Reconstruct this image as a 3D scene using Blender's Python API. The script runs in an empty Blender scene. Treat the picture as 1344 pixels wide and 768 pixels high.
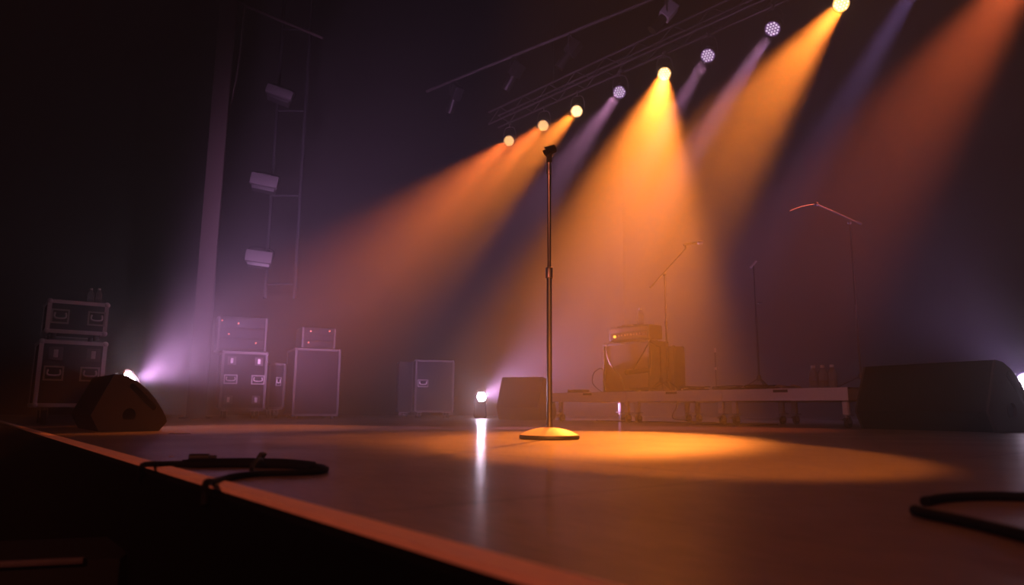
import bpy, bmesh, math, random
from mathutils import Vector, Matrix

random.seed(7)
SC = bpy.context.scene
COL = SC.collection
PI = math.pi

# ------------------------------------------------------------------ camera, world, exposure
CAM_H, PITCH, ROLL, FPX = 0.136, math.radians(9.4), math.radians(0.46), 929.0
cam_d = bpy.data.cameras.new('camera')
cam = bpy.data.objects.new('camera', cam_d)
COL.objects.link(cam)
cam_d.sensor_width = 36.0
cam_d.lens = 36.0 * FPX / 1344.0
cam_d.clip_start, cam_d.clip_end = 0.02, 100
CAM_ROT = Matrix.Rotation(PI / 2 + PITCH, 3, 'X') @ Matrix.Rotation(ROLL, 3, 'Z')
cam.matrix_world = Matrix.Translation((0, 0, CAM_H)) @ CAM_ROT.to_4x4()
cam_d.dof.use_dof = True
cam_d.dof.focus_distance = 4.4
cam_d.dof.aperture_fstop = 3.2
SC.camera = cam

w = bpy.data.worlds.new('world')
SC.world = w
w.use_nodes = True
bg = w.node_tree.nodes['Background']
bg.inputs[0].default_value = (0.38, 0.72, 1.0, 1)
bg.inputs[1].default_value = 0.010

SC.view_settings.view_transform = 'Standard'
SC.view_settings.look = 'None'
SC.view_settings.gamma = 1.0
SC.view_settings.use_curve_mapping = False
SC.view_settings.exposure = -0.15
cy = SC.cycles
cy.use_denoising = True
cy.max_bounces = 6
cy.diffuse_bounces = 2
cy.glossy_bounces = 3
cy.transmission_bounces = 6
cy.transparent_max_bounces = 8
cy.volume_bounces = 0
cy.sample_clamp_indirect = 4.0
cy.sample_clamp_direct = 0.0
cy.caustics_reflective = False
cy.caustics_refractive = False

AMBER = (1.0, 0.235, 0.026)
ORANGE = (1.0, 0.18, 0.03)
RED = (1.0, 0.15, 0.04)
PURPLE = (0.62, 0.36, 1.0)
LILAC = (0.95, 0.46, 1.0)
PINK = (1.0, 0.40, 0.75)
WHITE = (1.0, 0.86, 1.0)


# a ray of the photograph's lens, used to read real positions off the picture
def ray(px, py):
    return CAM_ROT @ Vector(((px - 672) / FPX, (384 - py) / FPX, -1.0))


def at_z(px, py, z=0.0):
    d = ray(px, py)
    return Vector((0, 0, CAM_H)) + d * ((z - CAM_H) / d.z)


def at_y(px, py, Y):
    d = ray(px, py)
    return Vector((0, 0, CAM_H)) + d * (Y / d.y)


# stage axes: U runs along the stage edge (to the left and away), N runs upstage
U = Vector((-0.621, 0.784, 0)).normalized()
N = Vector((0.784, 0.621, 0)).normalized()
ROT = math.atan2(-U.y, -U.x)          # object yaw whose local +X is -U and local +Y is N
EDGE = 0.388                            # n of the stage edge


def S(u, n, z=0.0):
    return U * u + N * n + Vector((0, 0, z))


def spot(parent_name, loc, target, angle, power, color, blend=0.5, radius=0.05):
    ld = bpy.data.lights.new(parent_name, 'SPOT')
    ld.energy = power
    ld.color = color
    ld.spot_size = math.radians(angle)
    ld.spot_blend = blend
    ld.shadow_soft_size = radius
    o = bpy.data.objects.new(parent_name, ld)
    COL.objects.link(o)
    o.location = loc
    d = Vector(target) - Vector(loc)
    o.rotation_euler = d.to_track_quat('-Z', 'Y').to_euler()
    return o


# ------------------------------------------------------------------ lamp table (overhead row), all on one truss
LAMP_Z = 6.2
# pixel, target on the stage, full angle, power, colour, blend, lens strength
LAMPS = [
    ((668, 185), at_z(215, 561), 8.5, 5000, ORANGE, 0.7, 'amber_lens'),
    ((713, 165), at_z(275, 562), 8.5, 6000, ORANGE, 0.7, 'amber_lens'),
    ((757, 146), at_z(330, 562), 8.5, 9000, AMBER, 0.7, 'hot_lens'),
    ((813, 121), at_z(490, 562), 6, 2300, PINK, 0.7, 'lilac_lens'),
    ((872, 97), at_z(775, 575), 10, 18500, AMBER, 0.6, 'hot_lens'),
    ((929, 73), at_z(640, 562), 5.0, 2300, PINK, 0.7, 'lilac_lens'),
    ((1014, 38), at_z(675, 562), 5.0, 4000, PINK, 0.7, 'lilac_lens'),
    ((1104, 5), at_z(655, 572), 10.0, 10500, AMBER, 0.7, 'hot_lens'),
    ((1215, -42), at_z(860, 562), 7, 1300, PURPLE, 0.8, 'lilac_lens'),
    ((1400, -112), at_z(900, 563), 16, 5200, RED, 0.95, 'hot_lens'),
]


# the two lamps of the house, hung above the audience behind the photographer
spot('house_spot', (1.6, -6.5, 6.2), at_z(835, 587), 8.6, 25000, (1.0, 0.27, 0.04), 0.25, 0.04)
spot('house_wash', (-3.6, -5.0, 5.0), S(1.9, 1.2, 0), 42, 1250, (1.0, 0.22, 0.12), 0.8, 0.15)


# ------------------------------------------------------------------ materials
def mat(name, col, rough=0.5, metal=0.0, emit=None, estr=0.0, noise=0.0, nscale=30.0, spec=0.5, bump=0.0):
    m = bpy.data.materials.new(name)
    m.use_nodes = True
    nt = m.node_tree
    b = nt.nodes['Principled BSDF']
    b.inputs['Base Color'].default_value = (*col, 1)
    b.inputs['Roughness'].default_value = rough
    b.inputs['Metallic'].default_value = metal
    b.inputs['Specular IOR Level'].default_value = spec
    if emit:
        b.inputs['Emission Color'].default_value = (*emit, 1)
        b.inputs['Emission Strength'].default_value = estr
    if noise > 0 or bump > 0:
        tc = nt.nodes.new('ShaderNodeTexCoord')
        nz = nt.nodes.new('ShaderNodeTexNoise')
        nz.inputs['Scale'].default_value = nscale
        nz.inputs['Detail'].default_value = 4
        nt.links.new(tc.outputs['Object'], nz.inputs['Vector'])
        if noise > 0:
            mx = nt.nodes.new('ShaderNodeMix')
            mx.data_type = 'RGBA'
            mx.inputs[6].default_value = (*[c * (1 - noise) for c in col], 1)
            mx.inputs[7].default_value = (*[min(1, c * (1 + noise)) for c in col], 1)
            nt.links.new(nz.outputs['Fac'], mx.inputs[0])
            nt.links.new(mx.outputs[2], b.inputs['Base Color'])
            mr = nt.nodes.new('ShaderNodeMapRange')
            mr.inputs['To Min'].default_value = max(0.02, rough * 0.8)
            mr.inputs['To Max'].default_value = min(1, rough * 1.2)
            nt.links.new(nz.outputs['Fac'], mr.inputs['Value'])
            nt.links.new(mr.outputs[0], b.inputs['Roughness'])
        if bump > 0:
            bp = nt.nodes.new('ShaderNodeBump')
            bp.inputs['Strength'].default_value = bump
            bp.inputs['Distance'].default_value = 0.003
            nt.links.new(nz.outputs['Fac'], bp.inputs['Height'])
            nt.links.new(bp.outputs['Normal'], b.inputs['Normal'])
    return m


M = {
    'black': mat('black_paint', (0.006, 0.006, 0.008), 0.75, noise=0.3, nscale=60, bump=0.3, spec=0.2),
    'cabinet_black': mat('textured_black_paint', (0.012, 0.010, 0.010), 0.7, noise=0.25, nscale=120, bump=0.5, spec=0.2),
    'dark_steel': mat('dark_stand_steel', (0.16, 0.14, 0.15), 0.4, 0.8, noise=0.15, nscale=60),
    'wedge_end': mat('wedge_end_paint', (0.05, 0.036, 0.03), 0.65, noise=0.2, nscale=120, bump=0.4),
    'void': mat('recess_shade', (0.004, 0.004, 0.005), 0.9),  # near-black colour stands in for shade inside openings
    'rubber': mat('black_rubber', (0.010, 0.010, 0.011), 0.6),
    'cable': mat('cable_rubber', (0.004, 0.004, 0.005), 0.8, spec=0.12),
    'chrome': mat('chrome', (0.62, 0.59, 0.62), 0.2, 1.0),
    'dark_chrome': mat('dark_chrome', (0.30, 0.27, 0.28), 0.22, 1.0),
    'chrome_worn': mat('knurled_chrome', (0.55, 0.5, 0.52), 0.38, 1.0, noise=0.2, nscale=300),
    'base': mat('cast_base_enamel', (0.58, 0.43, 0.36), 0.5, 0.1, noise=0.08, nscale=40),
    'alu': mat('brushed_aluminium', (0.66, 0.58, 0.62), 0.45, 0.3, noise=0.12, nscale=40),
    'alu_dull': mat('dull_aluminium', (0.55, 0.50, 0.52), 0.55, 0.15, noise=0.15, nscale=40),
    'steel': mat('zinc_steel', (0.34, 0.32, 0.34), 0.35, 1.0, noise=0.1, nscale=50),
    'case': mat('flight_case_laminate', (0.010, 0.010, 0.018), 0.6, noise=0.25, nscale=25, spec=0.12),
    'plywood_black': mat('black_ply', (0.02, 0.018, 0.018), 0.55, noise=0.3, nscale=12),
    'grille': mat('grille_cloth', (0.20, 0.12, 0.09), 0.9, noise=0.35, nscale=260, bump=0.5),
    'tolex': mat('amp_vinyl', (0.03, 0.02, 0.02), 0.55, noise=0.3, nscale=200, bump=0.5),
    'faceplate': mat('amp_faceplate', (0.22, 0.12, 0.07), 0.35, 0.6),
    'knob': mat('glowing_cream_knob', (0.7, 0.5, 0.25), 0.3, emit=(1.0, 0.35, 0.05), estr=0.05),  # faint amber glow added to the knobs, which are no lamps
    'pilot': mat('pilot_lamp', (0.9, 0.5, 0.1), 0.3, emit=(1.0, 0.42, 0.04), estr=3.0),
    'led': mat('status_light', (0.6, 0.2, 0.1), 0.3, emit=(1.0, 0.30, 0.16), estr=0.35),
    'cloth': mat('white_towel', (0.6, 0.56, 0.55), 0.9, noise=0.1, nscale=80, bump=0.6),
    'paper': mat('crumpled_paper', (0.5, 0.38, 0.30), 0.8, noise=0.15, nscale=60, bump=0.5),
    'truss': mat('black_truss_paint', (0.10, 0.085, 0.085), 0.5, 0.2, noise=0.15, nscale=20),
    'housing': mat('lamp_housing', (0.015, 0.014, 0.016), 0.45, noise=0.2, nscale=60),
    'alu_dark': mat('dimmed_aluminium', (0.05, 0.042, 0.046), 0.6, 0.1, noise=0.15, nscale=40),  # rail aluminium darkened so dim cases and racks look less lit
    'grey_box': mat('pale_grey_panel', (0.035, 0.031, 0.034), 0.7, noise=0.15, nscale=20),
    'column': mat('painted_steel_column', (0.028, 0.017, 0.016), 0.85, noise=0.3, nscale=6, bump=0.3),
    'strip': mat('worn_edge_strip', (0.80, 0.52, 0.40), 0.6, 0.0, noise=0.15, nscale=25),
    'drape': mat('black_drape', (0.0025, 0.0025, 0.003), 1.0, spec=0.02),
    'wall': mat('black_painted_wall', (0.006, 0.006, 0.007), 0.95, noise=0.3, nscale=3, spec=0.05),
    'pit': mat('pit_concrete', (0.05, 0.055, 0.06), 0.9, noise=0.3, nscale=4),
    'cap': mat('bottle_cap', (0.7, 0.7, 0.75), 0.4),
    'label': mat('bottle_label', (0.25, 0.2, 0.28), 0.6),
    'tape': mat('gaffer_tape', (0.02, 0.018, 0.018), 0.7, noise=0.2, nscale=50),
    'sticker': mat('worn_case_sticker', (0.07, 0.055, 0.065), 0.7, noise=0.4, nscale=60),
}


def lens_mat(name, col, s):
    return mat(name, (0.05, 0.05, 0.05), 0.3, emit=col, estr=s)


M['amber_lens'] = lens_mat('amber_led_lens', (1.0, 0.66, 0.30), 3.0)
M['hot_lens'] = lens_mat('hot_amber_led_lens', (1.0, 0.78, 0.48), 5.0)
M['lilac_lens'] = lens_mat('lilac_led_lens', (1.0, 0.74, 1.0), 1.6)
M['white_lens'] = lens_mat('white_led_lens', (0.95, 0.74, 1.0), 110.0)
M['glare_lens'] = lens_mat('glaring_led_lens', (0.94, 0.76, 1.0), 330.0)
M['amber_back'] = lens_mat('amber_lens_back', (1.0, 0.42, 0.06), 1.3)
M['hot_back'] = lens_mat('hot_lens_back', (1.0, 0.5, 0.12), 2.5)
M['lilac_back'] = lens_mat('lilac_lens_back', (0.40, 0.15, 0.55), 0.5)
M['white_back'] = lens_mat('white_lens_back', (0.9, 0.7, 1.0), 3.0)


def clear_plastic():
    m = bpy.data.materials.new('clear_plastic')
    m.use_nodes = True
    b = m.node_tree.nodes['Principled BSDF']
    b.inputs['Base Color'].default_value = (0.9, 0.88, 0.95, 1)
    b.inputs['Roughness'].default_value = 0.14
    b.inputs['Transmission Weight'].default_value = 0.86
    b.inputs['IOR'].default_value = 1.4
    return m


M['clear'] = clear_plastic()


def floor_mat():
    m = bpy.data.materials.new('stage_boards')
    m.use_nodes = True
    nt = m.node_tree
    L = nt.links
    b = nt.nodes['Principled BSDF']
    tc = nt.nodes.new('ShaderNodeTexCoord')
    mp = nt.nodes.new('ShaderNodeMapping')
    mp.inputs['Scale'].default_value = (3.0, 26.0, 1.0)
    L.new(tc.outputs['Object'], mp.inputs['Vector'])
    g = nt.nodes.new('ShaderNodeTexNoise')       # wood grain
    g.inputs['Scale'].default_value = 6.0
    g.inputs['Detail'].default_value = 8
    g.inputs['Roughness'].default_value = 0.65
    L.new(mp.outputs[0], g.inputs['Vector'])
    big = nt.nodes.new('ShaderNodeTexNoise')      # scuffs and wear
    big.inputs['Scale'].default_value = 2.2
    big.inputs['Detail'].default_value = 5
    L.new(tc.outputs['Object'], big.inputs['Vector'])
    cr = nt.nodes.new('ShaderNodeValToRGB')
    cr.color_ramp.elements[0].position = 0.3
    cr.color_ramp.elements[0].color = (0.085, 0.062, 0.050, 1)
    cr.color_ramp.elements[1].position = 0.72
    cr.color_ramp.elements[1].color = (0.20, 0.15, 0.12, 1)
    L.new(g.outputs['Fac'], cr.inputs[0])
    # board seams
    br = nt.nodes.new('ShaderNodeTexBrick')
    br.inputs['Scale'].default_value = 1.0
    br.inputs['Brick Width'].default_value = 2.44
    br.inputs['Row Height'].default_value = 1.22
    br.inputs['Mortar Size'].default_value = 0.004
    br.inputs['Mortar Smooth'].default_value = 0.1
    br.inputs['Color1'].default_value = (1, 1, 1, 1)
    br.inputs['Color2'].default_value = (0.88, 0.88, 0.88, 1)
    br.inputs['Mortar'].default_value = (0.12, 0.12, 0.12, 1)
    L.new(tc.outputs['Object'], br.inputs['Vector'])
    mul = nt.nodes.new('ShaderNodeMix')
    mul.data_type = 'RGBA'
    mul.blend_type = 'MULTIPLY'
    mul.inputs[0].default_value = 1.0
    L.new(cr.outputs[0], mul.inputs[6])
    L.new(br.outputs['Color'], mul.inputs[7])
    L.new(mul.outputs[2], b.inputs['Base Color'])
    mr = nt.nodes.new('ShaderNodeMapRange')
    mr.inputs['From Min'].default_value = 0.3
    mr.inputs['From Max'].default_value = 0.7
    mr.inputs['To Min'].default_value = 0.38
    mr.inputs['To Max'].default_value = 0.5
    L.new(big.outputs['Fac'], mr.inputs['Value'])
    L.new(mr.outputs[0], b.inputs['Roughness'])
    bp = nt.nodes.new('ShaderNodeBump')
    bp.inputs['Strength'].default_value = 0.25
    bp.inputs['Distance'].default_value = 0.001
    L.new(g.outputs['Fac'], bp.inputs['Height'])
    L.new(bp.outputs['Normal'], b.inputs['Normal'])
    b.inputs['Specular IOR Level'].default_value = 0.2
    b.inputs['Coat Weight'].default_value = 0.28
    b.inputs['Coat Roughness'].default_value = 0.17
    b.inputs['Coat IOR'].default_value = 1.4
    return m


M['floor'] = floor_mat()


# ------------------------------------------------------------------ mesh helpers
class MB:
    def __init__(self):
        self.bm = bmesh.new()

    def _tf(self, verts, mx):
        bmesh.ops.transform(self.bm, matrix=mx, verts=verts)

    def box(self, c, s, rot=None, bev=0.0):
        t = bmesh.new()
        bmesh.ops.create_cube(t, size=1.0)
        bmesh.ops.scale(t, vec=s, verts=t.verts)
        if bev > 0:
            bmesh.ops.bevel(t, geom=list(t.edges), offset=min(bev, min(s) * 0.45), segments=2, affect='EDGES', profile=0.6)
        mx = Matrix.Translation(c)
        if rot is not None:
            mx = mx @ (rot if isinstance(rot, Matrix) else Matrix.Rotation(rot, 4, 'Z'))
        bmesh.ops.transform(t, matrix=mx, verts=t.verts)
        self._merge(t)
        return self

    def _merge(self, t):
        me = bpy.data.meshes.new('tmp')
        t.to_mesh(me)
        t.free()
        self.bm.from_mesh(me)
        bpy.data.meshes.remove(me)

    def cyl(self, p0, p1, r, r2=None, seg=20):
        p0, p1 = Vector(p0), Vector(p1)
        d = p1 - p0
        t = bmesh.new()
        bmesh.ops.create_cone(t, cap_ends=True, segments=seg, radius1=r, radius2=r if r2 is None else r2, depth=d.length)
        q = Vector((0, 0, 1)).rotation_difference(d.normalized())
        bmesh.ops.transform(t, matrix=Matrix.Translation((p0 + p1) / 2) @ q.to_matrix().to_4x4(), verts=t.verts)
        self._merge(t)
        return self

    def ball(self, c, r, seg=16, sc=(1, 1, 1)):
        t = bmesh.new()
        bmesh.ops.create_uvsphere(t, u_segments=seg, v_segments=max(6, seg // 2), radius=r)
        bmesh.ops.transform(t, matrix=Matrix.Translation(c) @ Matrix.Diagonal((*sc, 1)), verts=t.verts)
        self._merge(t)
        return self

    def lathe(self, prof, seg=40, mx=None):
        t = bmesh.new()
        rings = []
        for r, z in prof:
            if r < 1e-6:
                rings.append([t.verts.new((0, 0, z))])
            else:
                rings.append([t.verts.new((r * math.cos(2 * PI * k / seg), r * math.sin(2 * PI * k / seg), z)) for k in range(seg)])
        for a, b in zip(rings, rings[1:]):
            for k in range(seg):
                k2 = (k + 1) % seg
                if len(a) == 1 and len(b) == 1:
                    continue
                if len(a) == 1:
                    t.faces.new((a[0], b[k], b[k2]))
                elif len(b) == 1:
                    t.faces.new((a[k], b[0], a[k2]))
                else:
                    t.faces.new((a[k], b[k], b[k2], a[k2]))
        bmesh.ops.recalc_face_normals(t, faces=t.faces)
        if mx is not None:
            bmesh.ops.transform(t, matrix=mx, verts=t.verts)
        self._merge(t)
        return self

    def prism(self, poly, x0, x1, bev=0.0):
        """poly in (y, z), extruded along x"""
        t = bmesh.new()
        a = [t.verts.new((x0, y, z)) for y, z in poly]
        b = [t.verts.new((x1, y, z)) for y, z in poly]
        t.faces.new(a)
        t.faces.new(list(reversed(b)))
        n = len(poly)
        for k in range(n):
            t.faces.new((a[k], b[k], b[(k + 1) % n], a[(k + 1) % n]))
        bmesh.ops.recalc_face_normals(t, faces=t.faces)
        if bev > 0:
            bmesh.ops.bevel(t, geom=list(t.edges), offset=bev, segments=2, affect='EDGES')
        self._merge(t)
        return self

    def tube(self, pts, r, seg=10):
        """smooth tube through the points (Catmull-Rom)"""
        pts = [Vector(p) for p in pts]
        out = []
        for i in range(len(pts) - 1):
            p0 = pts[max(i - 1, 0)]
            p1, p2 = pts[i], pts[i + 1]
            p3 = pts[min(i + 2, len(pts) - 1)]
            for k in range(8):
                s = k / 8
                out.append(0.5 * ((2 * p1) + (p2 - p0) * s + (2 * p0 - 5 * p1 + 4 * p2 - p3) * s * s + (3 * p1 - p0 - 3 * p2 + p3) * s ** 3))
        out.append(pts[-1])
        t = bmesh.new()
        rings = []
        up = Vector((0, 0, 1))
        for i, p in enumerate(out):
            d = (out[min(i + 1, len(out) - 1)] - out[max(i - 1, 0)]).normalized()
            a = d.cross(up)
            if a.length < 0.05:
                a = d.cross(Vector((0, 1, 0)))
            a.normalize()
            b = d.cross(a)
            rings.append([t.verts.new(p + (a * math.cos(2 * PI * k / seg) + b * math.sin(2 * PI * k / seg)) * r) for k in range(seg)])
        for a, b in zip(rings, rings[1:]):
            for k in range(seg):
                t.faces.new((a[k], a[(k + 1) % seg], b[(k + 1) % seg], b[k]))
        t.faces.new(rings[0])
        t.faces.new(rings[-1])
        bmesh.ops.recalc_face_normals(t, faces=t.faces)
        self._merge(t)
        return self

    def build(self, name, m, parent=None, smooth=True, mx=None):
        me = bpy.data.meshes.new(name)
        if mx is not None:
            bmesh.ops.transform(self.bm, matrix=mx, verts=self.bm.verts)
        self.bm.normal_update()
        if smooth:
            for f in self.bm.faces:
                f.smooth = True
            for e in self.bm.edges:
                if len(e.link_faces) == 2 and e.calc_face_angle(0) > math.radians(35):
                    e.smooth = False
        self.bm.to_mesh(me)
        self.bm.free()
        me.materials.append(m)
        o = bpy.data.objects.new(name, me)
        COL.objects.link(o)
        if parent is not None:
            o.parent = parent
        return o


def tag(o, label=None, cat=None, group=None, kind=None):
    if label:
        o['label'] = label
    if cat:
        o['category'] = cat
    if group:
        o['group'] = group
    if kind:
        o['kind'] = kind
    return o


def thing(name, label, cat, loc=(0, 0, 0), rz=0.0, group=None):
    o = bpy.data.objects.new(name, None)
    o.empty_display_size = 0.1
    COL.objects.link(o)
    o.location = loc
    o.rotation_euler = (0, 0, rz)
    return tag(o, label, cat, group)


def dup(root, loc, rz=None, label=None, group=None):
    r = root.copy()
    COL.objects.link(r)
    r.location = loc
    if rz is not None:
        r.rotation_euler = (0, 0, rz)
    if label:
        r['label'] = label
    if group:
        r['group'] = group
    for ch in list(root.children):
        c = ch.copy()
        COL.objects.link(c)
        c.parent = r
        for g in ch.children:
            d = g.copy()
            COL.objects.link(d)
            d.parent = c
    return r


# ------------------------------------------------------------------ the setting
def slab(name, u0, u1, n0, n1, z0, z1, m):
    """box aligned with the stage; local X = -U, local Y = N"""
    b = MB()
    cu, cn = (u0 + u1) / 2, (n0 + n1) / 2
    b.box((0, 0, 0), (abs(u1 - u0), abs(n1 - n0), abs(z1 - z0)))
    o = b.build(name, m, smooth=False)
    o.location = S(cu, cn, (z0 + z1) / 2)
    o.rotation_euler = (0, 0, ROT)
    o['kind'] = 'structure'
    return o


PIT = -1.15
BACK_N, WALL_U = 14.5, 13.2
slab('floor', -9, WALL_U, EDGE, BACK_N, -0.12, 0.0, M['floor'])
slab('wall_front', -9, WALL_U, EDGE - 0.03, EDGE - 0.0005, PIT, -0.005, M['drape'])
slab('floor', -9, WALL_U, -8, EDGE + 0.02, PIT - 0.1, PIT, M['pit'])
slab('trim_1', -9, WALL_U, EDGE - 0.004, EDGE + 0.032, -0.004, 0.004, M['strip'])


def drape(name, p0, p1, z1, m, amp=0.006, wave=0.28):
    """pleated cloth wall from p0 to p1"""
    d = p1 - p0
    L = d.length
    d.normalize()
    nrm = Vector((-d.y, d.x, 0))
    bm = bmesh.new()
    k = int(L / 0.05)
    rows = []
    for z in (0.0, z1):
        rows.append([bm.verts.new(p0 + d * (L * i / k) + nrm * (amp * math.sin(2 * PI * L * i / k / wave + math.sin(i * 0.13) * 1.3)) + Vector((0, 0, z))) for i in range(k + 1)])
    for i in range(k):
        bm.faces.new((rows[0][i], rows[0][i + 1], rows[1][i + 1], rows[1][i]))
    r = bmesh.ops.solidify(bm, geom=list(bm.faces), thickness=0.01)
    b = MB()
    b.bm.free()
    b.bm = bm
    o = b.build(name, m)
    o['kind'] = 'structure'
    return o


drape('wall_back', S(WALL_U, BACK_N - 0.1), S(-9, BACK_N - 0.1), 12.5, M['drape'])
slab('wall_left', WALL_U, WALL_U + 0.15, -8, BACK_N, PIT, 12.5, M['wall'])

# steel column at the side of the stage
pc = at_y(262, 470, 8.6)
b = MB()
b.box((0, 0, 4.75), (0.20, 0.012, 9.5)).box((0, 0.18, 4.75), (0.20, 0.012, 9.5)).box((0, 0.09, 4.75), (0.012, 0.17, 9.5))
b.box((0, 0.09, 0.008), (0.34, 0.34, 0.016), bev=0.003)
o = b.build('trim_2', M['column'], smooth=False)
o.location = (pc.x, pc.y, 0)
o.rotation_euler = (0, 0, 0.3)
o['kind'] = 'structure'

# haze in the air
hb = MB()
hb.box((0, 0, 0), (26.5, 24.3, 12.9))
hm = bpy.data.materials.new('stage_haze')
hm.use_nodes = True
nt = hm.node_tree
nt.nodes.clear()
out = nt.nodes.new('ShaderNodeOutputMaterial')
vs = nt.nodes.new('ShaderNodeVolumeScatter')
vs.inputs['Density'].default_value = 0.042
vs.inputs['Anisotropy'].default_value = 0.62
vs.inputs['Color'].default_value = (1, 1, 1, 1)
nt.links.new(vs.outputs[0], out.inputs['Volume'])
hz = hb.build('haze', hm, smooth=False)
hz.location = S(-0.07, 2.22, 5.2)
hz.rotation_euler = (0, 0, ROT)
tag(hz, 'thin theatrical haze filling the whole air above the stage', 'haze', kind='stuff')


# ------------------------------------------------------------------ microphone stand (the hero)
MS = at_z(721, 576.5)
MS.y = 3.42
MS.x = at_y(721, 570, MS.y).x


def zz(px, py, Y):
    return at_y(px, py, Y).z


t = thing('microphone_stand', 'straight chrome microphone stand with round domed base and empty clip at centre stage', 'microphone stand', MS)
R0 = 0.142
MB().lathe([(0, 0.0), (R0 - 0.004, 0.0), (R0, 0.004), (R0 + 0.001, 0.013), (R0 - 0.002, 0.019), (R0 - 0.008, 0.019), (0, 0.019)], 72).build('base_rim', M['rubber'], t)
prof = [(R0 - 0.003, 0.016)]
for k in range(0, 20):
    r = (R0 - 0.003) * (1 - k / 19.5)
    prof.append((r, 0.0185 + 0.036 * (1 - (r / R0) ** 2.3)))
prof += [(0.0, 0.0547)]
MB().lathe(prof, 72).build('base', M['base'], t)
zc0, zc1 = zz(721, 365, MS.y), zz(721, 351, MS.y)
MB().cyl((0, 0, 0.056), (0, 0, 0.074), 0.0155, seg=28).build('base_collar', M['chrome'], t)
MB().cyl((0, 0, 0.058), (0, 0, zc0), 0.0134, seg=28).build('lower_tube', M['chrome'], t)
cl = MB().lathe([(0, zc0 - 0.002), (0.0165, zc0 - 0.002), (0.0188, zc0 + 0.002), (0.0180, zc0 + 0.006), (0.0180, zc1 - 0.008), (0.0188, zc1 - 0.004), (0.014, zc1), (0.0, zc1)], 28).build('height_clutch', M['chrome_worn'], t)
zt = zz(721, 228, MS.y)
MB().cyl((0, 0, zc1 - 0.002), (0, 0, zt), 0.0094, seg=24).build('upper_tube', M['dark_chrome'], t)
za, zb = zz(721, 213, MS.y), zz(721, 203, MS.y)
MB().lathe([(0, zt - 0.003), (0.0125, zt - 0.003), (0.0125, zt + 0.028), (0.0115, zt + 0.030), (0.0115, za), (0, za)], 24).build('threaded_adapter', M['chrome_worn'], t)
# swivel joint and clip
MB().box((0, 0, (za + zb) / 2 + 0.004), (0.026, 0.030, zb - za + 0.016), bev=0.005).cyl((-0.014, 0, zb + 0.002), (0.014, 0, zb + 0.002), 0.008).build('clip_swivel', M['rubber'], t)
MB().cyl((0.012, 0, zb - 0.002), (0.020, 0, zb - 0.002), 0.007).build('swivel_screw', M['steel'], t)
# open C-shaped cradle, tilted in the picture plane
bm_ = MB()
tb = bmesh.new()
rings = []
for iu in range(13):
    x = -0.028 + 0.056 * iu / 12
    rr = 0.0250 - 0.0035 * iu / 12
    ring = []
    for ang in range(-46, 227, 16):
        a = math.radians(ang + 180)
        ring.append(Vector((x, rr * math.cos(a), rr * math.sin(a))))
    for ang in range(226, -47, -16):
        a = math.radians(ang + 180)
        ring.append(Vector((x, (rr - 0.003) * math.cos(a), (rr - 0.003) * math.sin(a))))
    rings.append([tb.verts.new(p) for p in ring])
for a_, b_ in zip(rings, rings[1:]):
    for k in range(len(a_)):
        tb.faces.new((a_[k], a_[(k + 1) % len(a_)], b_[(k + 1) % len(a_)], b_[k]))
tb.faces.new(rings[0])
tb.faces.new(rings[-1])
bmesh.ops.recalc_face_normals(tb, faces=tb.faces)
bmesh.ops.transform(tb, matrix=Matrix.Translation((0.003, 0, zb + 0.024)) @ Matrix.Rotation(math.radians(-26), 4, 'Y') @ Matrix.Rotation(math.radians(14), 4, 'Z'), verts=tb.verts)
bm_._merge(tb)
bm_.build('microphone_clip', M['rubber'], t)


# ------------------------------------------------------------------ wedge monitors
WP = [(0.12, 0.0), (0.0, 0.28), (0.25, 1.0), (0.40, 0.975), (0.56, 0.88), (0.70, 0.74), (0.82, 0.57), (0.92, 0.39), (0.985, 0.24), (1.0, 0.16), (0.90, 0.0)]


def curve_panel(name, outer, holes, depth, m, parent, x):
    """flat panel in the local YZ plane with real holes"""
    cu = bpy.data.curves.new(name, 'CURVE')
    cu.dimensions = '2D'
    cu.fill_mode = 'BOTH'
    cu.extrude = depth / 2
    for poly in [outer] + holes:
        sp = cu.splines.new('POLY')
        sp.points.add(len(poly) - 1)
        for i, (a, c) in enumerate(poly):
            sp.points[i].co = (a, c, 0, 1)
        sp.use_cyclic_u = True
    tmp = bpy.data.objects.new('tmp', cu)
    me = bpy.data.meshes.new_from_object(tmp)
    bpy.data.objects.remove(tmp)
    bpy.data.curves.remove(cu)
    # (a, c, h) -> (x + h, a, c)
    me.transform(Matrix(((0, 0, 1, x), (1, 0, 0, 0), (0, 1, 0, 0), (0, 0, 0, 1))))
    me.name = name
    me.materials.clear()
    me.materials.append(m)
    o = bpy.data.objects.new(name, me)
    COL.objects.link(o)
    o.parent = parent
    return o


def rounded_slot(c0, c1, r, seg=8):
    c0, c1 = Vector(c0), Vector(c1)
    a = math.atan2(c1.y - c0.y, c1.x - c0.x)
    p = []
    for k in range(seg + 1):
        q = a + PI / 2 + PI * k / seg
        p.append((c0.x + r * math.cos(q), c0.y + r * math.sin(q)))
    for k in range(seg + 1):
        q = a - PI / 2 + PI * k / seg
        p.append((c1.x + r * math.cos(q), c1.y + r * math.sin(q)))
    return p


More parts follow.
